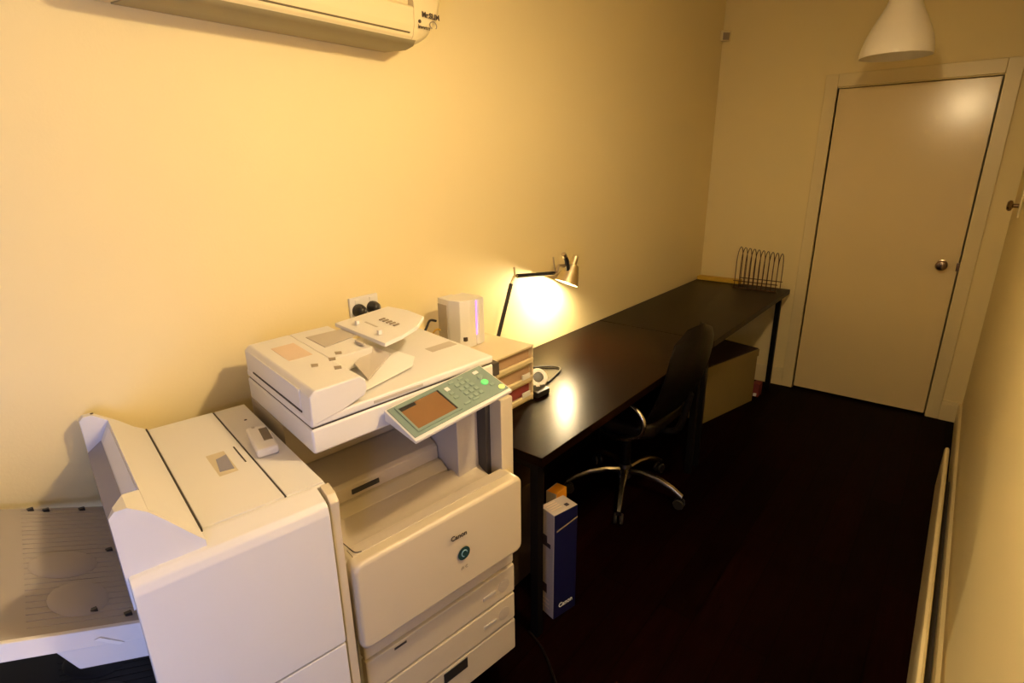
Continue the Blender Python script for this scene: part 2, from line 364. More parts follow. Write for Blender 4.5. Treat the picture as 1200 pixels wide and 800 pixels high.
# ---------------- finisher
fi = mroot('copier_finisher', 'cream floor-standing finisher with stacking trays at the left of the copier', 'finisher', -.29, -.17)
obj('cabinet', B(-.565, -.02, -.352, -.004, .06, .90, .006), 'cream', fi)
obj('top_frame', prism(bmesh.new(), [(-.565, -.309), (-.02, -.309), (-.02, -.004), (-.565, -.004)], 'z', .90, .979, .004), 'cream', fi)
hl = obj('top_hatch', B(-.560, -.028, -.236, -.087, .976, .983, .002), 'cream', fi)
obj('hatch_strip', B(-.560, -.028, -.083, -.006, .976, .9825, .002), 'cream', fi)
obj('seam', B(-.560, -.028, -.087, -.083, .976, .980), 'gap', fi)
# recessed pull in the hatch
obj('pull_recess', hexa(bmesh.new(), [(-.31, -.163, .9832), (-.195, -.163, .9832), (-.195, -.125, .9832), (-.31, -.125, .9832), (-.30, -.158, .9845), (-.205, -.158, .9845), (-.205, -.130, .9845), (-.30, -.130, .9845)]), 'cream2', fi)
obj('pull_hollow', prism(bmesh.new(), [(-.275, -.150), (-.212, -.158), (-.208, -.130), (-.285, -.126)], 'z', .9842, .9852), 'blue_grey', fi)
obj('slot_mark', B(-.315, -.222, -.1035, -.1005, .9828, .9838), 'gap', fi)
obj('screw', lathe(bmesh.new(), [(0, 0), (.004, 0), (.003, .001), (0, .001)], 12, (-.45, -.035, .9825), cap=False), 'gap', fi)
# front cover with bullnose top
fc = [(-.018, .62), (.034, .62), (.038, .945), (.034, .960), (.024, .970), (-.018, .983)]
obj('front_cover', prism(bmesh.new(), [(a, b) for a, b in fc], 'y', -.358, -.026, .003), 'cream', fi)
obj('lower_door', B(-.018, .033, -.356, -.026, .07, .615, .004), 'cream', fi)
obj('side_rail', prism(bmesh.new(), [(-.018, .07), (.022, .07), (.022, .90), (.028, .960), (.014, .974), (-.018, .983)], 'y', -.020, .0, .003), 'cream2', fi)
# output hood: three stretches, the middle one cut open
def hood_prof(t):   # t=0 back, 1 front
    dz = -.035*(1-t)
    return [(-.361, .955), (-.362, 1.085+dz), (-.353, 1.094+dz), (-.336, 1.094+dz), (-.311, 1.075+dz), (-.288, 1.047+dz*.7), (-.262, 1.012+dz*.4), (-.240, .984), (-.240, .955)]
def cut_prof(t):
    dz = -.035*(1-t)
    return [(-.361, .90), (-.361, 1.000+dz*.9), (-.332, 1.022+dz*.9), (-.330, 1.030+dz), (-.309, 1.073+dz), (-.288, 1.047+dz*.7), (-.262, 1.012+dz*.4), (-.240, .984), (-.240, .955)]
X0, X1, XA, XB = -.570, .016, -.545, -.085
bm = bmesh.new(); tt = lambda x: (x-X0)/(X1-X0)
prism(bm, hood_prof(0), 'x', X0, XA, pts2=hood_prof(tt(XA)), bev=.002)
prism(bm, cut_prof(tt(XA)), 'x', XA-.001, X1-.01, pts2=cut_prof(1))
fb = bmesh.new(); prism(fb, hood_prof(tt(XB)), 'x', XB, X1, pts2=hood_prof(1))
for v in fb.verts:
    if v.co.x < X1-.01: v.co.x = XB+.085*max(0, min(1, (-.309-v.co.y)/.05))**1.3
merge(bm, fb)
hd = obj('output_hood', bm, 'cream', fi)
def liner(t):
    dz = -.035*(1-t)
    return [(-.3618, .90), (-.3618, 1.002+dz*.9), (-.332, 1.0245+dz*.9), (-.331, 1.020+dz*.9), (-.358, .98+dz)]
obj('slot_liner', prism(bmesh.new(), liner(tt(XA)), 'x', XA+.003, X1-.03, pts2=liner(tt(X1-.03))), 'blue_grey', fi)
def bar(t):
    dz = -.035*(1-t)
    return [(-.330, 1.0335+dz), (-.3125, 1.069+dz), (-.3105, 1.068+dz), (-.328, 1.0325+dz)]
obj('slot_bar', prism(bmesh.new(), bar(tt(-.50)), 'x', -.50, -.11, pts2=bar(tt(-.11))), 'white', fi)
obj('hatch_gap', B(-.565, -.022, -.2395, -.2365, .9785, .9842), 'gap', fi)
obj('hood_screw', lathe(bmesh.new(), [(0, 0), (.004, 0), (.003, .0012), (0, .0012)], 12, (-.556, -.335, 1.0605), cap=False), 'text', fi)
# stacking trays to the left
def tray(z0, x_front, name, mt='cream', me='cream'):
    def zt(y): return z0+.42*(-.352-y)
    bm = bmesh.new(); ys = (-.352, -.90)
    hexa(bm, [(-.535, ys[0], zt(ys[0])-.028), (x_front, ys[0], zt(ys[0])-.028), (x_front, ys[1], zt(ys[1])-.028), (-.535, ys[1], zt(ys[1])-.028),
              (-.535, ys[0], zt(ys[0])), (x_front-.008, ys[0], zt(ys[0])), (x_front-.008, ys[1], zt(ys[1])), (-.535, ys[1], zt(ys[1]))], .004)
    t = obj(name, bm, mt, fi)
    bm = bmesh.new()
    hexa(bm, [(x_front-.20, ys[0], zt(ys[0])-.075), (x_front-.002, ys[0], zt(ys[0])-.075), (x_front-.002, -.452, zt(-.452)-.075), (x_front-.20, -.452, zt(-.452)-.075),
              (x_front-.20, ys[0], zt(ys[0])-.02), (x_front-.002, ys[0], zt(ys[0])-.02), (x_front-.002, -.480, zt(-.480)-.02), (x_front-.20, -.480, zt(-.480)-.02)], .004)
    obj('bracket', bm, me, fi)
    obj('front_edge', hexa(bmesh.new(), [(x_front-.004, ys[0], zt(ys[0])-.030), (x_front+.001, ys[0], zt(ys[0])-.030), (x_front+.001, ys[1], zt(ys[1])-.030), (x_front-.004, ys[1], zt(ys[1])-.030), (x_front-.012, ys[0], zt(ys[0])+.003), (x_front-.003, ys[0], zt(ys[0])+.003), (x_front-.003, ys[1], zt(ys[1])+.003), (x_front-.012, ys[1], zt(ys[1])+.003)], .001, 1), me, t)
    bm = bmesh.new()
    for k in range(24):
        x = -.525+k*.019
        if x > x_front-.02: break
        hexa(bm, [(x, -.356, zt(-.356)-.002), (x+.006, -.356, zt(-.356)-.002), (x+.006, -.50, zt(-.50)-.002), (x, -.50, zt(-.50)-.002),
                  (x, -.356, zt(-.356)+.0012), (x+.006, -.356, zt(-.356)+.0012), (x+.006, -.50, zt(-.50)+.0012), (x, -.50, zt(-.50)+.0012)])
    o = obj('tray_ribs', bm, mt, t); o['kind'] = 'stuff'
    for (cx, cy, ra, rb) in ((-.150, -.432, .055, .042), (-.275, -.445, .050, .050)):
        bm = bmesh.new(); n = 36
        for (s, dz) in ((1, 0),): pass
        b = bmesh.new(); rings = []
        for s, dz in ((1, -.002), (1, .001), (.9, .0045), (.5, .007)):
            rings.append([b.verts.new((cx+ra*s*math.cos(2*PI*i/n), cy+rb*s*math.sin(2*PI*i/n), zt(cy+rb*s*math.sin(2*PI*i/n))+dz)) for i in range(n)])
        for a, d in zip(rings, rings[1:]):
            for i in range(n): b.faces.new((a[i], a[(i+1) % n], d[(i+1) % n], d[i]))
        b.faces.new(rings[-1]); bmesh.ops.recalc_face_normals(b, faces=b.faces); merge(bm, b)
        obj('finger_dome', bm, mt, t)
    for (cx, cy) in ((-.515, -.40), (-.515, -.46), (-.52, -.485), (-.105, -.415), (-.08, -.37), (-.315, -.372)):
        obj('stopper', prism(bmesh.new(), [(cx-.004, cy-.006), (cx+.004, cy-.004), (cx+.003, cy+.006), (cx-.004, cy+.005)], 'z', zt(cy)-.002, zt(cy)+.006), 'dark', t)
    return t, zt
t1, zt = tray(.828, -.045, 'stacking_tray', 'tray_plastic')
obj('tray_mark', hexa(bmesh.new(), [(-.0445, -.415, .842), (-.0435, -.385, .812), (-.0435, -.393, .812), (-.0445, -.423, .842), (-.0432, -.415, .842), (-.0422, -.385, .812), (-.0422, -.393, .812), (-.0432, -.423, .842)]), 'white', t1)
tray(.58, -.12, 'stacking_tray', 'dark', 'dark')  # lower tray coloured dark to stand in for the shadow it lies in
for cx, cy in ((-.5, -.31), (-.06, -.31), (-.5, -.05), (-.06, -.05)):
    obj('caster', lathe(bmesh.new(), [(0, -.012), (.028, -.012), (.03, 0), (.028, .012), (0, .012)], 18, (cx, cy, .03), aim((0, 1, 0)), cap=False), 'dark', fi)

# ---------------- copier
SHEAR = .05
cp = mroot('photocopier', 'large cream office photocopier with teal control panel between finisher and desk', 'photocopier', -.30, .27)
obj('side_panels', B(-.585, -.055, .03, .532, .13, .70, .006), 'cream', cp)
obj('plinth', B(-.56, -.13, .06, .50, .05, .13), 'dark', cp)
for cx, cy in ((-.5, .12), (-.2, .12), (-.5, .44), (-.2, .44)):
    obj('caster', lathe(bmesh.new(), [(0, -.012), (.026, -.012), (.028, 0), (.026, .012), (0, .012)], 18, (cx, cy, .029), aim((0, 1, 0)), cap=False), 'dark', cp)
obj('rear_housing', B(-.585, -.335, .02, .532, .70, .992, .004), 'tan', cp)
obj('cavity_wall', prism(bmesh.new(), [(-.336, .70), (-.215, .70), (-.215, .825), (-.225, .835), (-.325, .865), (-.336, .865)], 'y', .012, .395, .003), 'tan', cp)
obj('cavity_ledge', prism(bmesh.new(), [(-.216, .70), (-.155, .70), (-.168, .775), (-.200, .79), (-.216, .79)], 'y', .012, .395, .003), 'cream2', cp)
obj('paper_slot', B(-.216, -.211, .128, .205, .800, .8125), 'dark', cp)
obj('right_housing', B(-.336, -.120, .398, .470, .70, .992, .004), 'grey', cp)
obj('pillar_recess', B(-.336, -.085, .470, .486, .70, .992), 'gap', cp)
obj('right_pillar', B(-.336, -.038, .486, .530, .70, .992, .005), 'cream2', cp)
# output tray surface: smoothly dished
bm = bmesh.new(); nx, ny = 10, 18; V = []
for i in range(nx+1):
    row = []
    for j in range(ny+1):
        y = .014+(.470-.014)*j/ny; s = j/ny
        xb = -.185+.05*max(0, s-.6)/.4
        x = -.022+(xb+.022)*i/nx; q = i/nx
        z = .779-.034*math.sin(PI*min(1, q*1.1))*(1-.5*s)-.004*q
        row.append(bm.verts.new((x, y, z)))
    V.append(row)
for i in range(nx):
    for j in range(ny): bm.faces.new((V[i][j], V[i][j+1], V[i+1][j+1], V[i+1][j]))
ext = bmesh.ops.extrude_face_region(bm, geom=list(bm.faces))
for v in ext['geom']:
    if isinstance(v, bmesh.types.BMVert): v.co.z = .70
bmesh.ops.recalc_face_normals(bm, faces=bm.faces)
ot = obj('output_tray', bm, 'tan', cp)
obj('tray_edge', tube(bmesh.new(), smooth_path([(-.085, .034, .784), (-.045, .036, .7865), (-.022, .040, .7865), (-.015, .052, .7865)]), .0012, 6), 'gap', ot)
obj('tray_crease', B(-.052, -.048, .19, .30, .7715, .7728), 'gap', ot)
# front door: softly bulged
def bulge(bm, x_face, y0, y1, z0, z1, amt):
    for v in bm.verts:
        if v.co.x > x_face-.02:
            a = (v.co.y-y0)/(y1-y0)*2-1; c = (v.co.z-z0)/(z1-z0)*2-1
            v.co.x += amt*(1-a*a)*(1-.6*c*c)
b = bmesh.new(); bmesh.ops.create_cube(b, size=1)
for v in b.verts: v.co = Vector((-.014+v.co.x*.068, .262+v.co.y*.496, .665+v.co.z*.238))
rim = [e for e in b.edges if abs(e.verts[0].co.x-e.verts[1].co.x) > .01]
bmesh.ops.bevel(b, geom=rim, offset=.024, segments=5, profile=.5, affect='EDGES')
fr = [e for e in b.edges if all(v.co.x > .015 for v in e.verts)]
bmesh.ops.bevel(b, geom=fr, offset=.012, segments=3, profile=.5, affect='EDGES')
fd = obj('front_door', b, 'cream2', cp)
obj('door_lip', B(-.046, -.014, .030, .490, .776, .7855, .002), 'tan', cp)
text('Canon', .0185, (.0245, .290, .724), (0, 1, 0), (0, 0, 1), 'text', fd, bold=.0004)
# round emblem: dark swirl
bm = bmesh.new(); c0 = Vector((.0240, .303, .656))
lathe(bm, [(0, 0), (.0185, 0), (.0185, .0008), (0, .0008)], 28, c0, aim((1, 0, 0)), cap=False)
obj('emblem', bm, 'logo', fd)
bm = bmesh.new(); tube(bm, [c0+Vector((.0012, .009*math.cos(a)*(1-a*.05), .009*math.sin(a))) for a in [i*.35 for i in range(14)]], .0014, 6)
obj('emblem_swirl', bm, 'logo_light', fd)
text('iR C', .012, (.0235, .303, .622), (0, 1, 0), (0, 0, 1), 'text_grey', fd)
# panels below
obj('lower_fascia', B(-.060, -.034, .036, .520, .462, .543, .006), 'cream2', cp)
for k, (z0, z1) in enumerate(((.358, .456), (.258, .352))):
    d = obj('paper_drawer', B(-.060, -.032, .036, .522, z0, z1, .006), 'cream2', cp)
    zc = (z0+z1)/2
    obj('size_dial', lathe(bmesh.new(), [(0, 0), (.021, 0), (.021, .0015), (.017, .002), (0, .002)], 24, (-.0325, .478, zc-.003), aim((1, 0, 0)), cap=False), 'tan', d)
    obj('drawer_pull', B(-.033, -.029, .400, .446, zc-.010, zc+.002, .003), 'grey', d)
obj('drawer_mark', B(-.034, -.0305, .115, .150, .440, .446), 'gap', cp)
cs = obj('lower_cassette', B(-.060, -.034, .045, .524, .135, .250, .005), 'cream2', cp)
obj('grip_recess', B(-.036, -.0325, .255, .338, .205, .242, .002), 'dark', cs)
# reader and cover
obj('scanner_unit', B(-.555, -.115, .013, .528, 1.003, 1.064, .007, 3), 'cream', cp)
obj('scanner_foot', B(-.50, -.16, .06, .50, .990, 1.003), 'gap', cp)
obj('seam', B(-.55, -.119, .017, .524, 1.063, 1.068), 'gap', cp)
obj('hinge_block', B(-.19, -.120, .530, .553, 1.022, 1.060, .002), 'gap', cp)
pc = obj('platen_cover', B(-.556, -.115, .014, .528, 1.067, 1.088, .006, 3), 'cream', cp)
obj('label_plate', B(-.305, -.265, .43, .515, 1.0872, 1.0885), 'grey', pc)
obj('grip_groove', B(-.119, -.1135, .165, .30, 1.074, 1.081, .001), 'grey', pc)
fe = [(.016, 1.072), (.090, 1.086), (.146, 1.104), (.152, 1.118), (.150, 1.140), (.138, 1.152), (.030, 1.152), (.017, 1.140)]
af = obj('document_feeder', prism(bmesh.new(), fe, 'x', -.556, -.113, .004, 3), 'cream', cp)
obj('feeder_slot', B(-.50, -.165, .0145, .0175, 1.089, 1.093), 'gap', af)
obj('feeder_end_panel', B(-.50, -.168, .0148, .0175, 1.097, 1.145, .001), 'cream', af)
obj('feeder_window', prism(bmesh.new(), [(-.488, .162), (-.480, .262), (-.392, .266), (-.366, .165)], 'z', 1.1515, 1.1535), 'grey', af)
obj('jam_latch', B(-.445, -.372, .319, .326, 1.162, 1.168, .002), 'grey', af)
obj('jam_latch', B(-.34, -.29, .235, .243, 1.153, 1.160, .002), 'grey', af)
obj('hint_label', B(-.47, -.34, .060, .120, 1.1518, 1.1526), 'sticker_pink', af)
for (x, y) in ((-.262, .092), (-.27, .14), (-.205, .125), (-.30, .17)):
    obj('print_mark', prism(bmesh.new(), [(x-.012, y-.004), (x+.008, y-.010), (x+.014, y+.004), (x-.002, y+.010)], 'z', 1.1520, 1.1535), 'text_grey', af)
# feeder bridge and raised input tray
obj('feed_bridge', prism(bmesh.new(), [(.140, 1.10), (.250, 1.118), (.255, 1.150), (.140, 1.152)], 'x', -.555, -.275, .003), 'cream', af)
it = [(-.520, .262), (-.240, .272), (-.252, .330), (-.280, .396), (-.335, .452), (-.430, .456), (-.520, .440)]
bm = prism(bmesh.new(), it, 'z', 1.150, 1.162, .003)
for v in bm.verts: v.co.z += .06*(v.co.y-.24)
itr = obj('input_tray', bm, 'cream', af)
for x in (-.44, -.31):
    bm = B(x-.006, x+.006, .29, .30, 1.163, 1.176, .001)
    for v in bm.verts: v.co.z += .06*(v.co.y-.24)
    obj('side_guide', bm, 'cream', itr)
for k in range(5):
    bm = B(-.42+.02*k, -.412+.02*k, .37, .353, 1.163, 1.1655)
    for v in bm.verts: v.co.z += .06*(v.co.y-.24)
    obj('size_mark', bm, 'text_grey', itr)
obj('exit_guide', hexa(bmesh.new(), [(-.30, .265, 1.142), (-.265, .195, 1.122), (-.195, .195, 1.098), (-.24, .285, 1.128), (-.30, .265, 1.146), (-.265, .195, 1.126), (-.195, .195, 1.102), (-.24, .285, 1.132)]), 'grey', af)
obj('exit_mouth', B(-.50, -.150, .149, .156, 1.092, 1.122), 'gap', af)
SHEAR = 0
# control panel (absolute corners)
BLc, FLc, FRc, BRc = Vector((-.105, .183, 1.058)), Vector((.020, .190, 1.022)), Vector((.020, .478, 1.064)), Vector((-.105, .471, 1.100))
nrm = (FLc-BLc).cross(FRc-FLc).normalized()
if nrm.z < 0: nrm = -nrm
def Q(u, v, h=0): # u: back->front 0..1, v: left->right 0..1
    p = (BLc*(1-u)+FLc*u)*(1-v)+(BRc*(1-u)+FRc*u)*v
    return p+nrm*h
def slab(u0, u1, v0, v1, h0, h1, bev=0, seg=2):
    c = ((u0, v0), (u1, v0), (u1, v1), (u0, v1))
    return hexa(bmesh.new(), [Q(a, b, h0) for a, b in c]+[Q(a, b, h1) for a, b in c], bev, seg)
bm = hexa(bmesh.new(), [Q(0, 0, -.034), Q(1, 0, -.010), Q(1, 1, -.010), Q(0, 1, -.034), Q(0, 0), Q(1, 0), Q(1, 1), Q(0, 1)], .003)
cpn = obj('control_panel', bm, 'cream', cp)
obj('panel_face', slab(.04, .93, .015, .985, .0, .0022, .001, 1), 'teal', cpn)
bm = bmesh.new()
for a in ((.10, .16, .07, .50), (.80, .86, .07, .50), (.16, .80, .07, .09), (.16, .80, .48, .50)):
    merge(bm, slab(*a, .002, .0045))
obj('screen_frame', bm, 'teal', cpn)
obj('screen', slab(.16, .80, .09, .48, .0018, .0026), 'screen', cpn)
obj('screen_edge', slab(.165, .80, .468, .481, .0024, .0040), 'dark', cpn)
obj('screen_edge', slab(.16, .25, .09, .24, .0024, .0030), 'dark', cpn)
key = None
for i in range(4):
    for j in range(3):
        obj('key', slab(.24+i*.14, .24+i*.14+.085, .63+j*.055, .63+j*.055+.036, .002, .0048, .0006, 1), 'teal_key', cpn)
for i, (u, v, du, dv) in enumerate(((.12, .60, .06, .05), (.12, .70, .06, .05), (.20, .53, .10, .04), (.36, .53, .07, .04), (.50, .53, .07, .04), (.14, .86, .08, .05), (.28, .86, .08, .05), (.76, .55, .05, .06), (.76, .64, .05, .06), (.62, .88, .07, .04))):
    obj('key', slab(u, u+du, v, v+dv, .002, .0045, .0006, 1), 'cream' if i in (2, 5) else 'teal_key', cpn)
def disc(u, v, r, h, m, nm):
    obj(nm, lathe(bmesh.new(), [(0, 0), (r, 0), (r, h*.7), (r*.8, h), (0, h)], 20, Q(u, v, .002), aim(nrm), cap=False), m, cpn)
disc(.52, .865, .010, .005, 'green_led', 'start_button')
disc(.36, .87, .006, .004, 'teal_key', 'stop_button')
disc(.82, .945, .008, .003, 'yellow_led', 'power_lamp')
obj('panel_arm', hexa(bmesh.new(), [(-.16, .22, 1.01), (-.04, .25, .99), (-.04, .40, .998), (-.16, .44, 1.02), (-.16, .22, 1.045), (-.04, .25, 1.012), (-.04, .40, 1.03), (-.16, .44, 1.055)], .004), 'grey', cpn)
# sheet of paper lying on the cover under the feeder tray
ps = mroot('paper_sheet', 'white sheet of paper lying on the copier cover under the feeder tray', 'paper', -.24, .27, 1.096)
bm = prism(bmesh.new(), [(-.155, .168), (-.200, .325), (-.255, .365), (-.38, .350), (-.38, .170)], 'z', 1.0975, 1.0990)
for v in bm.verts: v.co.z += .055*(v.co.y-.168)
obj('sheet', bm, 'paper', ps)
# remote control on the finisher
rc = mroot('remote_control', 'white remote control with grey display lying on the finisher top', 'remote control', -.28, -.046, .9826)
rc.rotation_euler[2] = MA
hexa_pts = [(-.352, -.062), (-.215, -.078), (-.212, -.030), (-.342, -.016)]
bm = prism(bmesh.new(), hexa_pts, 'z', .9830, 1.004, .006, 3)
rb = obj('remote_body', bm, 'white', rc)
obj('display', prism(bmesh.new(), [(-.325, -.040), (-.255, -.049), (-.252, -.030), (-.322, -.022)], 'z', 1.0035, 1.0048), 'lcd', rc)
obj('button', prism(bmesh.new(), [(-.216, -.062), (-.214, -.062), (-.213, -.045), (-.215, -.045)], 'z', .990, .998), 'grey', rc)
obj('button', prism(bmesh.new(), [(-.345, -.05), (-.338, -.051), (-.337, -.044), (-.344, -.043)], 'z', 1.0035, 1.005), 'grey', rc)
OFF = Vector((0, 0, 0))

# ============================================================ desks
def desk(y0, y1, label):
    global OFF
    OFF = Vector((.34, (y0+y1)/2, 0)); t = thing('desk', label, 'desk', OFF, 0, 'dark desks along the left wall')
    obj('desktop', B(.012, .678, y0, y1, .713, .747, .003), 'desk', t)
    for y in (y0+.045, y1-.045):
        for x in (.06, .625):
            obj('leg', B(x-.016, x+.016, y-.016, y+.016, 0, .712, .002), 'black_metal', t)
    for a in ((.06, .625, y0+.03, y0+.06), (.06, .625, y1-.06, y1-.03)): obj('cross_rail', B(a[0], a[1], a[2], a[3], .675, .712), 'black_metal', t)
    obj('back_rail', B(.04, .08, y0+.05, y1-.05, .675, .712), 'black_metal', t)
    obj('under_desk_shade', B(.022, .036, y0+.02, y1-.02, .008, .712), 'black_metal', t)  # added black sheet standing in for the deep shade under the desk
    OFF = Vector((0, 0, 0)); return t
desk(-3.052, -1.585, 'nearer dark brown desk carrying the lamp beside the copier')
desk(-1.581, -.095, 'farther dark brown desk carrying the wire rack in the far corner')

# ============================================================ desktop drawer unit
OFF = Vector((.21, -2.82, .747)); du = thing('desktop_drawers', 'beige desktop drawer unit on near end of desk under the modem', 'drawers', OFF)
uy0, uy1, ux0, ux1 = -2.93, -2.708, .055, .385
bm = bmesh.new()
box(bm, ux0, ux1, uy0, uy0+.005, .748, .965); box(bm, ux0, ux1, uy1-.005, uy1, .748, .965); box(bm, ux0, ux0+.005, uy0, uy1, .748, .965)
for z in (.748, .820, .890): box(bm, ux0, ux1-.004, uy0, uy1, z, z+.005)
obj('shell', bm, 'unit', du)
obj('top_panel', B(ux0-.002, ux1+.003, uy0-.002, uy1+.002, .960, .968, .002), 'unit', du)
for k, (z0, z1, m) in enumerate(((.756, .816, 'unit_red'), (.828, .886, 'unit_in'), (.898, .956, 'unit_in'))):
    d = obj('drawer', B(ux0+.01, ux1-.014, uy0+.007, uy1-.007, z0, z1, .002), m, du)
    obj('drawer_lip', prism(bmesh.new(), [(ux1-.014, z0), (ux1+.006, z0+.004), (ux1+.008, z0+.020), (ux1+.004, z0+.024), (ux1-.014, z0+.016)], 'y', uy0+.008, uy1-.008, .001), 'unit', d)
    if k < 2: obj('label_holder', B(ux1+.004, ux1+.010, uy1-.075, uy1-.03, z0+.020, z0+.040, .001), 'white', d)
OFF = Vector((0, 0, 0))
# modem
OFF = Vector((.15, -2.872, .968)); mo = thing('modem', 'white upright modem with violet light strip standing on the desktop drawers', 'modem', OFF+Vector((.015, .028, 0)))
z0, z1 = .969, 1.146
bm = prism(bmesh.new(), [(.085, -2.940), (.150, -2.948), (.195, -2.938), (.212, -2.905), (.212, -2.872), (.205, -2.868), (.085, -2.868)], 'z', z0, z1, .003)
obj('front_shell', bm, 'white', mo)
obj('side_recess', hexa(bmesh.new(), [(.088, -2.9430, z0+.03), (.140, -2.9495, z0+.03), (.140, -2.940, z0+.03), (.088, -2.934, z0+.03), (.088, -2.9430, z1-.02), (.140, -2.9495, z1-.02), (.140, -2.940, z1-.02), (.088, -2.934, z1-.02)]), 'grey', mo)
obj('light_strip', B(.10, .206, -2.868, -2.862, z0+.04, z1-.01), 'purple', mo)
obj('rear_shell', prism(bmesh.new(), [(.085, -2.862), (.203, -2.862), (.212, -2.853), (.206, -2.822), (.170, -2.808), (.085, -2.810)], 'z', z0, z1-.004, .003), 'white', mo)
obj('emblem', B(.1985, .2105, -2.929, -2.9175, z0+.028, z0+.042), 'text', mo)
text('modem', .009, (.2130, -2.884, z0+.028), (0, 1, 0), (0, 0, 1), 'text_grey', mo) if False else None
OFF = Vector((0, 0, 0))
cb = tag(obj('network_cables', tube(bmesh.new(), smooth_path([(.10, -2.925, 1.06), (.10, -2.955, 1.068), (.11, -2.985, 1.045), (.10, -3.01, 1.00), (.06, -3.02, .90), (.05, -3.00, .775)]), .0045, 8), 'dark', loc=(.05, -3.00, .775)), 'black cable bundle hanging from the left side of the modem', 'cable')
c2 = tag(obj('network_cable', tube(bmesh.new(), smooth_path([(.12, -2.927, 1.03), (.12, -2.945, 1.035), (.11, -2.96, 1.01), (.09, -2.96, .95), (.06, -2.955, .775)]), .0035, 8), 'cable_yellow', loc=(.06, -2.955, .775)), 'yellow network cable curling out of the left side of the modem', 'cable')

# ============================================================ desk lamp
OFF = Vector((.11, -2.64, .747)); lp = thing('desk_lamp', 'lit desk lamp with thin black arms and aluminium shade on the near desk', 'lamp', OFF)
base = (.105, -2.648, .747); elbow = Vector((.105, -2.478, 1.153)); end = Vector((.105, -2.175, 1.122))
obj('base', lathe(bmesh.new(), [(0, 0), (.047, 0), (.047, .010), (.042, .014), (0, .014)], 36, base, cap=False), 'black_arm', lp)
s0 = Vector((.105, -2.648, .761))
obj('lower_arm', tube(bmesh.new(), [s0, s0.lerp(elbow, .93)], .0085, 12), 'black_arm', lp)
obj('elbow_joint', tube(bmesh.new(), [s0.lerp(elbow, .93), elbow+Vector((0, .01, .002)), elbow+Vector((0, .03, .0))], .006, 10), 'alu', lp)
obj('joint_knob', tube(bmesh.new(), [elbow+Vector((0, .015, 0)), elbow+Vector((0, .008, .04))], .004, 8), 'alu', lp)
obj('upper_arm', tube(bmesh.new(), [elbow+Vector((0, .03, 0)), end], .009, 12), 'black_arm', lp)
HC = Vector((.122, -2.066, 1.104)); ax = Vector((-.14, -.42, -1)).normalized()      # shade points down towards the wall
top = HC-ax*.045
sp = [(.012, -.004), (.030, 0), (.058, .092), (.0565, .092), (.0285, .002), (.012, -.002)]
hdp = obj('lamp_shade', lathe(bmesh.new(), sp+[sp[0]], 40, top, aim(ax), cap=False), 'alu', lp)
obj('shade_socket', lathe(bmesh.new(), [(0, -.045), (.012, -.045), (.015, -.03), (.015, 0), (0, 0)], 20, top, aim(ax), cap=False), 'alu', lp)
obj('head_joint', tube(bmesh.new(), [end, end+Vector((0, .02, .0)), end+Vector((.003, .035, .03)), top+Vector((0, -.03, .0))], .008, 10), 'steel', lp)
obj('head_handle', tube(bmesh.new(), [top+Vector((0, -.04, -.03)), top+Vector((0, -.055, .03)), top+Vector((0, -.075, .055))], .011, 12), 'black_arm', lp)
obj('handle_tip', tube(bmesh.new(), [top+Vector((0, -.070, .048)), top+Vector((0, -.082, .062))], .012, 12), 'steel', lp)
obj('tension_rod', tube(bmesh.new(), [end+Vector((0, .01, 0)), end+Vector((0, -.006, .075))], .0035, 8), 'steel', lp)
obj('bulb', lathe(bmesh.new(), [(0, 0), (.010, .0), (.018, .025), (.018, .04), (.010, .054), (0, .058)], 20, top, aim(ax), cap=False), 'bulb', lp)
OFF = Vector((0, 0, 0))
light('desk_lamp_light', 'POINT', top+ax*.078, DESK_W, (1.0, .78, .46), shadow_soft_size=.016)

# ============================================================ white dispenser and cable on the desk
OFF = Vector((.33, -2.60, .747)); td = thing('tape_dispenser', 'small white device with round dark centre on black foot beside the desktop drawers', 'dispenser', OFF)
obj('foot', prism(bmesh.new(), [(.335, -2.685), (.40, -2.700), (.405, -2.625), (.345, -2.60)], 'z', .748, .772, .004), 'dark', td)
c = Vector((.335, -2.61, .792)); nv = Vector((.62, -.55, .55)).normalized()
obj('ring', lathe(bmesh.new(), [(.018, -.010), (.036, -.010), (.039, 0), (.036, .010), (.021, .012), (.018, -.010)], 32, c, aim(nv), cap=False), 'white', td)
obj('dial', lathe(bmesh.new(), [(0, -.006), (.019, -.006), (.019, .009), (0, .011)], 28, c, aim(nv), cap=False), 'dark', td)
obj('neck', tube(bmesh.new(), [(.362, -2.645, .765), (.328, -2.608, .772)], .010, 12), 'white', td)
OFF = Vector((0, 0, 0))
tag(obj('usb_cable', tube(bmesh.new(), smooth_path([(.20, -2.68, .7525), (.16, -2.52, .7525), (.205, -2.42, .7525), (.265, -2.375, .7525), (.30, -2.40, .7525), (.32, -2.47, .7525), (.335, -2.545, .7525), (.33, -2.585, .768)]), .0045, 8), 'dark', loc=(.25, -2.5, .748)), 'black cable looped on the near desk beside the white device', 'cable')

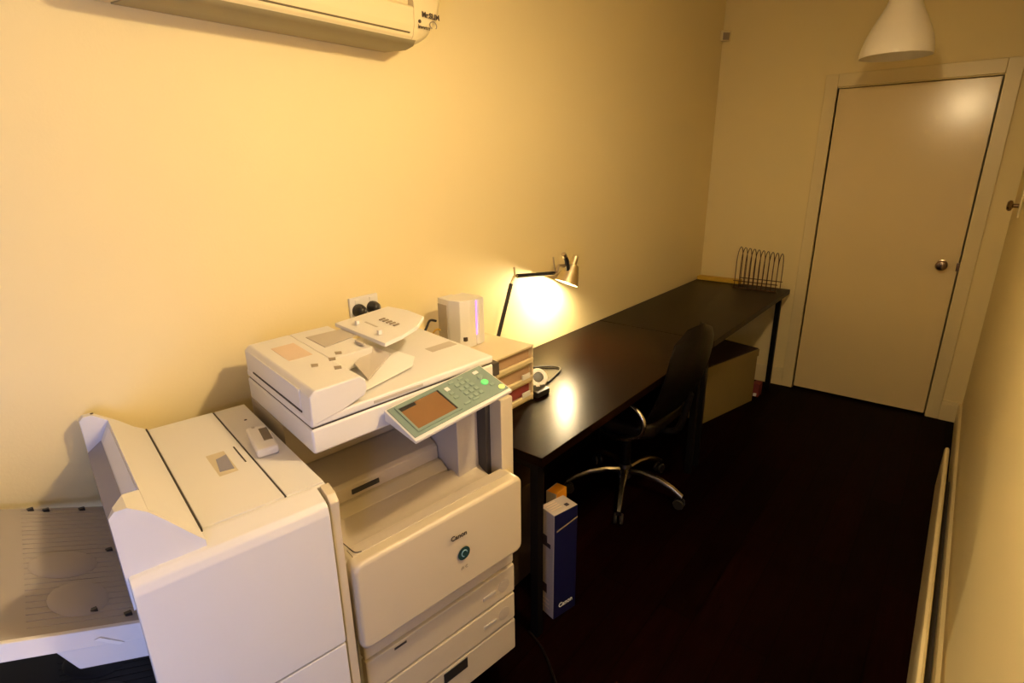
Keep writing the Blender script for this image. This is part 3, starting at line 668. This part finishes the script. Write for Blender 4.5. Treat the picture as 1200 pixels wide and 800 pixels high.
# ============================================================ wire rack
OFF = Vector((.485, -.20, .747)); wr = thing('wire_rack', 'bronze wire file rack with arched hoops standing at the far desk corner', 'rack', OFF)
for k in range(10):
    x = .345+k*.0305; h = .285-.003*k
    pts = [(x, -.265, .752)]+[(x, -.265, .752+h*.6)]
    for i in range(9):
        a = PI-i*PI/8
        pts.append((x, -.20+.065*math.cos(a), .752+h*.62+h*.36*math.sin(a)))
    pts += [(x, -.135, .752+h*.6), (x, -.135, .752)]
    obj('hoop', tube(bmesh.new(), pts, .0026, 6), 'rack', wr)
for y, z in ((-.265, .752), (-.135, .752), (-.265, .80), (-.135, .80)):
    obj('rail', tube(bmesh.new(), [(.335, y, z), (.63, y, z)], .003, 6), 'rack', wr)
OFF = Vector((0, 0, 0))
yf = tag(obj('yellow_folder', prism(bmesh.new(), [(.02, -.095), (.34, -.095), (.34, -.03), (.02, -.03)], 'z', .748, .775, .003), 'yellow', loc=(.18, -.06, .748)), 'flat yellow folder lying on the far desk against the wall', 'folder')
yf.location.y -= .035

# ============================================================ office chair
CC = Vector((.435, -2.00, 0)); OFF = CC.copy()
ch = thing('office_chair', 'black swivel office chair with chrome five-star base pushed under the desk', 'chair', CC)
obj('hub', lathe(bmesh.new(), [(0, .085), (.032, .085), (.036, .10), (.034, .145), (.028, .16), (0, .16)], 24, (CC.x, CC.y, 0), cap=False), 'dark', ch)
obj('gas_column', lathe(bmesh.new(), [(0, .15), (.026, .15), (.026, .30), (.016, .30), (.016, .42), (0, .42)], 20, (CC.x, CC.y, 0), cap=False), 'black_metal', ch)
for k in range(5):
    a = math.radians(-67+72*k); d = Vector((math.cos(a), math.sin(a), 0)); s = Vector((-d.y, d.x, 0))
    P = [(.03, .135, .020), (.10, .138, .017), (.18, .125, .015), (.25, .098, .014), (.30, .066, .012)]
    bm = bmesh.new(); rings = []
    for (rd, z, wd) in P:
        c = CC+d*rd+Vector((0, 0, z))
        rings.append([bm.verts.new(c+s*wd*x+Vector((0, 0, y))) for x, y in ((-1, -.012), (1, -.012), (1, .002), (.6, .010), (-.6, .010), (-1, .002))])
    for A, Bq in zip(rings, rings[1:]):
        for i in range(6): bm.faces.new((A[i], A[(i+1) % 6], Bq[(i+1) % 6], Bq[i]))
    bm.faces.new(rings[0]); bm.faces.new(rings[-1]); bmesh.ops.recalc_face_normals(bm, faces=bm.faces)
    lg = obj('base_leg', bm, 'base_metal', ch)
    cpos = CC+d*.285+Vector((0, 0, .028))
    for sg in (-1, 1):
        obj('caster', lathe(bmesh.new(), [(0, -.007), (.024, -.007), (.027, 0), (.024, .007), (0, .007)], 16, cpos+s*.014*sg, aim(s), cap=False), 'dark', lg)
# seat cushion
bm = bmesh.new()
prism(bm, [(.21, -2.20), (.28, -2.24), (.60, -2.22), (.65, -2.16), (.65, -1.84), (.60, -1.78), (.28, -1.76), (.21, -1.80)], 'z', .43, .50, .022, 4)
obj('seat', bm, 'leather', ch)
obj('seat_plate', B(.33, .56, -2.10, -1.90, .405, .43, .004), 'black_metal', ch)
# reclined backrest, rounded top, gently curved
def backpt(s, t, th):   # s -1..1 across (y), t 0..1 up, th thickness offset
    z = .50+.45*t; x = .640+.115*t+.03*math.sin(PI*t)
    wv = (.185+.03*math.sin(PI*min(1, t*.9)))*(1 if t < .86 else .25+.75*math.sqrt(max(.0, 1-((t-.86)/.141)**2)))
    return Vector((x+.035*s*s*-1+th, CC.y+s*wv, z-.02*s*s*(t > .8)))
bm = bmesh.new(); G = [[None]*13 for _ in range(13)]; G2 = [[None]*13 for _ in range(13)]
for i in range(13):
    for j in range(13):
        s = -1+2*j/12; t = i/12; e = .034*(1-abs(s)**4)*(1-abs(2*t-1)**6)
        G[i][j] = bm.verts.new(backpt(s, t, -e)); G2[i][j] = bm.verts.new(backpt(s, t, e+.006))
for i in range(12):
    for j in range(12):
        bm.faces.new((G[i][j], G[i][j+1], G[i+1][j+1], G[i+1][j])); bm.faces.new((G2[i][j], G2[i+1][j], G2[i+1][j+1], G2[i][j+1]))
for j in range(12):
    bm.faces.new((G[0][j], G2[0][j], G2[0][j+1], G[0][j+1])); bm.faces.new((G[12][j], G[12][j+1], G2[12][j+1], G2[12][j]))
    bm.faces.new((G[j][0], G[j+1][0], G2[j+1][0], G2[j][0])); bm.faces.new((G[j][12], G2[j][12], G2[j+1][12], G[j+1][12]))
bmesh.ops.remove_doubles(bm, verts=bm.verts, dist=1e-5); bmesh.ops.recalc_face_normals(bm, faces=bm.faces)
obj('backrest', bm, 'leather', ch)
obj('back_support', tube(bmesh.new(), smooth_path([(.50, -2.0, .415), (.64, -2.0, .405), (.70, -2.0, .45), (.735, -2.0, .62)]), .016, 10), 'black_metal', ch)
for y in (-2.255, -1.745):
    sg = -1 if y < -2 else 1
    am = obj('armrest', tube(bmesh.new(), smooth_path([(.42, y+.03*-sg, .43), (.53, y, .435), (.62, y, .48), (.635, y, .55), (.58, y, .605), (.48, y, .622)]), .011, 12), 'chrome' if sg < 0 else 'leather', ch)
    obj('arm_pad', B(.34, .57, y-.028, y+.028, .618, .648, .012, 3), 'leather', am)
OFF = Vector((0, 0, 0))

# ============================================================ cartons under the desk
OFF = Vector((.612, -2.85, 0)); tb = thing('toner_carton', 'tall narrow navy and white carton standing on floor in front of the desk leg', 'box', OFF, 0)
RZ = math.radians(-13)
def rotz(bm, c, a):
    bmesh.ops.rotate(bm, cent=Vector(c), matrix=Matrix.Rotation(a, 3, 'Z'), verts=bm.verts); return bm
cc = (.612, -2.85, 0)
tx0, tx1, ty0, ty1, th = .574, .650, -2.912, -2.800, .448
obj('carton', rotz(B(tx0, tx1, ty0, ty1, 0, th, .0015, 1), cc, RZ), 'carton_white', tb)
obj('navy_side', rotz(B(tx1-.001, tx1+.0012, ty0+.001, ty1-.001, .001, th-.001), cc, RZ), 'navy', tb)
obj('top_mark', rotz(B(tx0+.045, tx0+.060, ty1-.040, ty1-.024, th, th+.001), cc, RZ), 'carton_print', tb)
for k in range(4): obj('top_line', rotz(B(tx0+.010+.012*k, tx0+.014+.012*k, ty0+.012, ty0+.060, th, th+.0006), cc, RZ), 'sticker_pink', tb)
obj('side_mark', rotz(B(tx0+.012, tx0+.040, ty0-.0008, ty0, .300, .345), cc, RZ), 'carton_print', tb)
obj('side_mark', rotz(B(tx0+.036, tx0+.058, ty0-.0008, ty0, .300, .318), cc, RZ), 'carton_print', tb)
obj('side_mark', rotz(B(tx0+.014, tx0+.040, ty0-.0008, ty0, .095, .135), cc, RZ), 'carton_print', tb)
for k in range(3): obj('side_line', rotz(B(tx0+.012, tx0+.052, ty0-.0008, ty0, .030+.018*k, .036+.018*k), cc, RZ), 'sticker_pink', tb)
cr, sr = math.cos(RZ), math.sin(RZ)
def rp(x, y, z): dx, dy = x-cc[0], y-cc[1]; return Vector((cc[0]+cr*dx-sr*dy, cc[1]+sr*dx+cr*dy, z))
text('Canon', .026, rp(tx1+.002, -2.852, .048), (-sr, cr, 0), (0, 0, 1), 'text_white', tb, bold=.0005)
bm = rotz(hexa(bmesh.new(), [(tx1, -2.900, .375), (tx1+.0016, -2.900, .375), (tx1+.0016, -2.80, .395), (tx1, -2.80, .395), (tx1, -2.900, .381), (tx1+.0016, -2.900, .381), (tx1+.0016, -2.80, .400), (tx1, -2.80, .400)]), cc, RZ)
obj('printed_rule', bm, 'text_grey', tb)
OFF = Vector((.53, -2.755, 0)); ob = thing('orange_carton', 'narrow cream carton with orange top behind the navy carton under desk', 'box', OFF)
obj('carton', B(.500, .548, -2.78, -2.71, 0, .425, .0015, 1), 'carton_white', ob)
obj('orange_top', B(.506, .5485, -2.7785, -2.712, .380, .4262), 'orange', ob)
OFF = Vector((.33, -2.80, 0)); kb2 = thing('cardboard_box', 'brown cardboard box on floor in the shade under near end of desk', 'box', OFF)
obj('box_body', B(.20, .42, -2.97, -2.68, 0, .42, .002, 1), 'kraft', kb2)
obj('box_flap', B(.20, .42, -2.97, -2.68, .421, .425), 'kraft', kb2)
# cream storage box under far desk
CX = (.40, -.66, 0); OFF = Vector(CX); RB = math.radians(-13.5)
sb = thing('storage_box', 'large cream storage box standing on floor under the far desk', 'box', CX)
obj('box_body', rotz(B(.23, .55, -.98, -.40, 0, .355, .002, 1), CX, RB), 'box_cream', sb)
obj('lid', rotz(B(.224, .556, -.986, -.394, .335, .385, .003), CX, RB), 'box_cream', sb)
obj('box_top_shade', rotz(B(.226, .548, -.982, -.398, .384, .390), CX, RB), 'maroon_shade', sb)  # added dark sheet standing in for the shade above the box
OFF = Vector((0, 0, 0))
# dark adapter by the far desk leg
pa = thing('power_adapter', 'small dark power adapter with white tip on floor beside far desk leg', 'adapter', (.60, -.32, 0)); OFF = Vector((.60, -.32, 0))
obj('adapter_body', B(.575, .625, -.36, -.28, 0, .10, .006), 'unit_red', pa); obj('plug_tip', B(.592, .612, -.375, -.36, .01, .03, .002), 'white', pa)
OFF = Vector((0, 0, 0))
tag(obj('floor_cable', tube(bmesh.new(), smooth_path([(.60, -3.02, .006), (.68, -3.05, .006), (.78, -3.12, .006), (.86, -3.2, .006), (.90, -3.35, .006)]), .004, 8), 'black_metal', loc=(.78, -3.12, .001)), 'dark blue cable lying on floor beside the copier', 'cable')
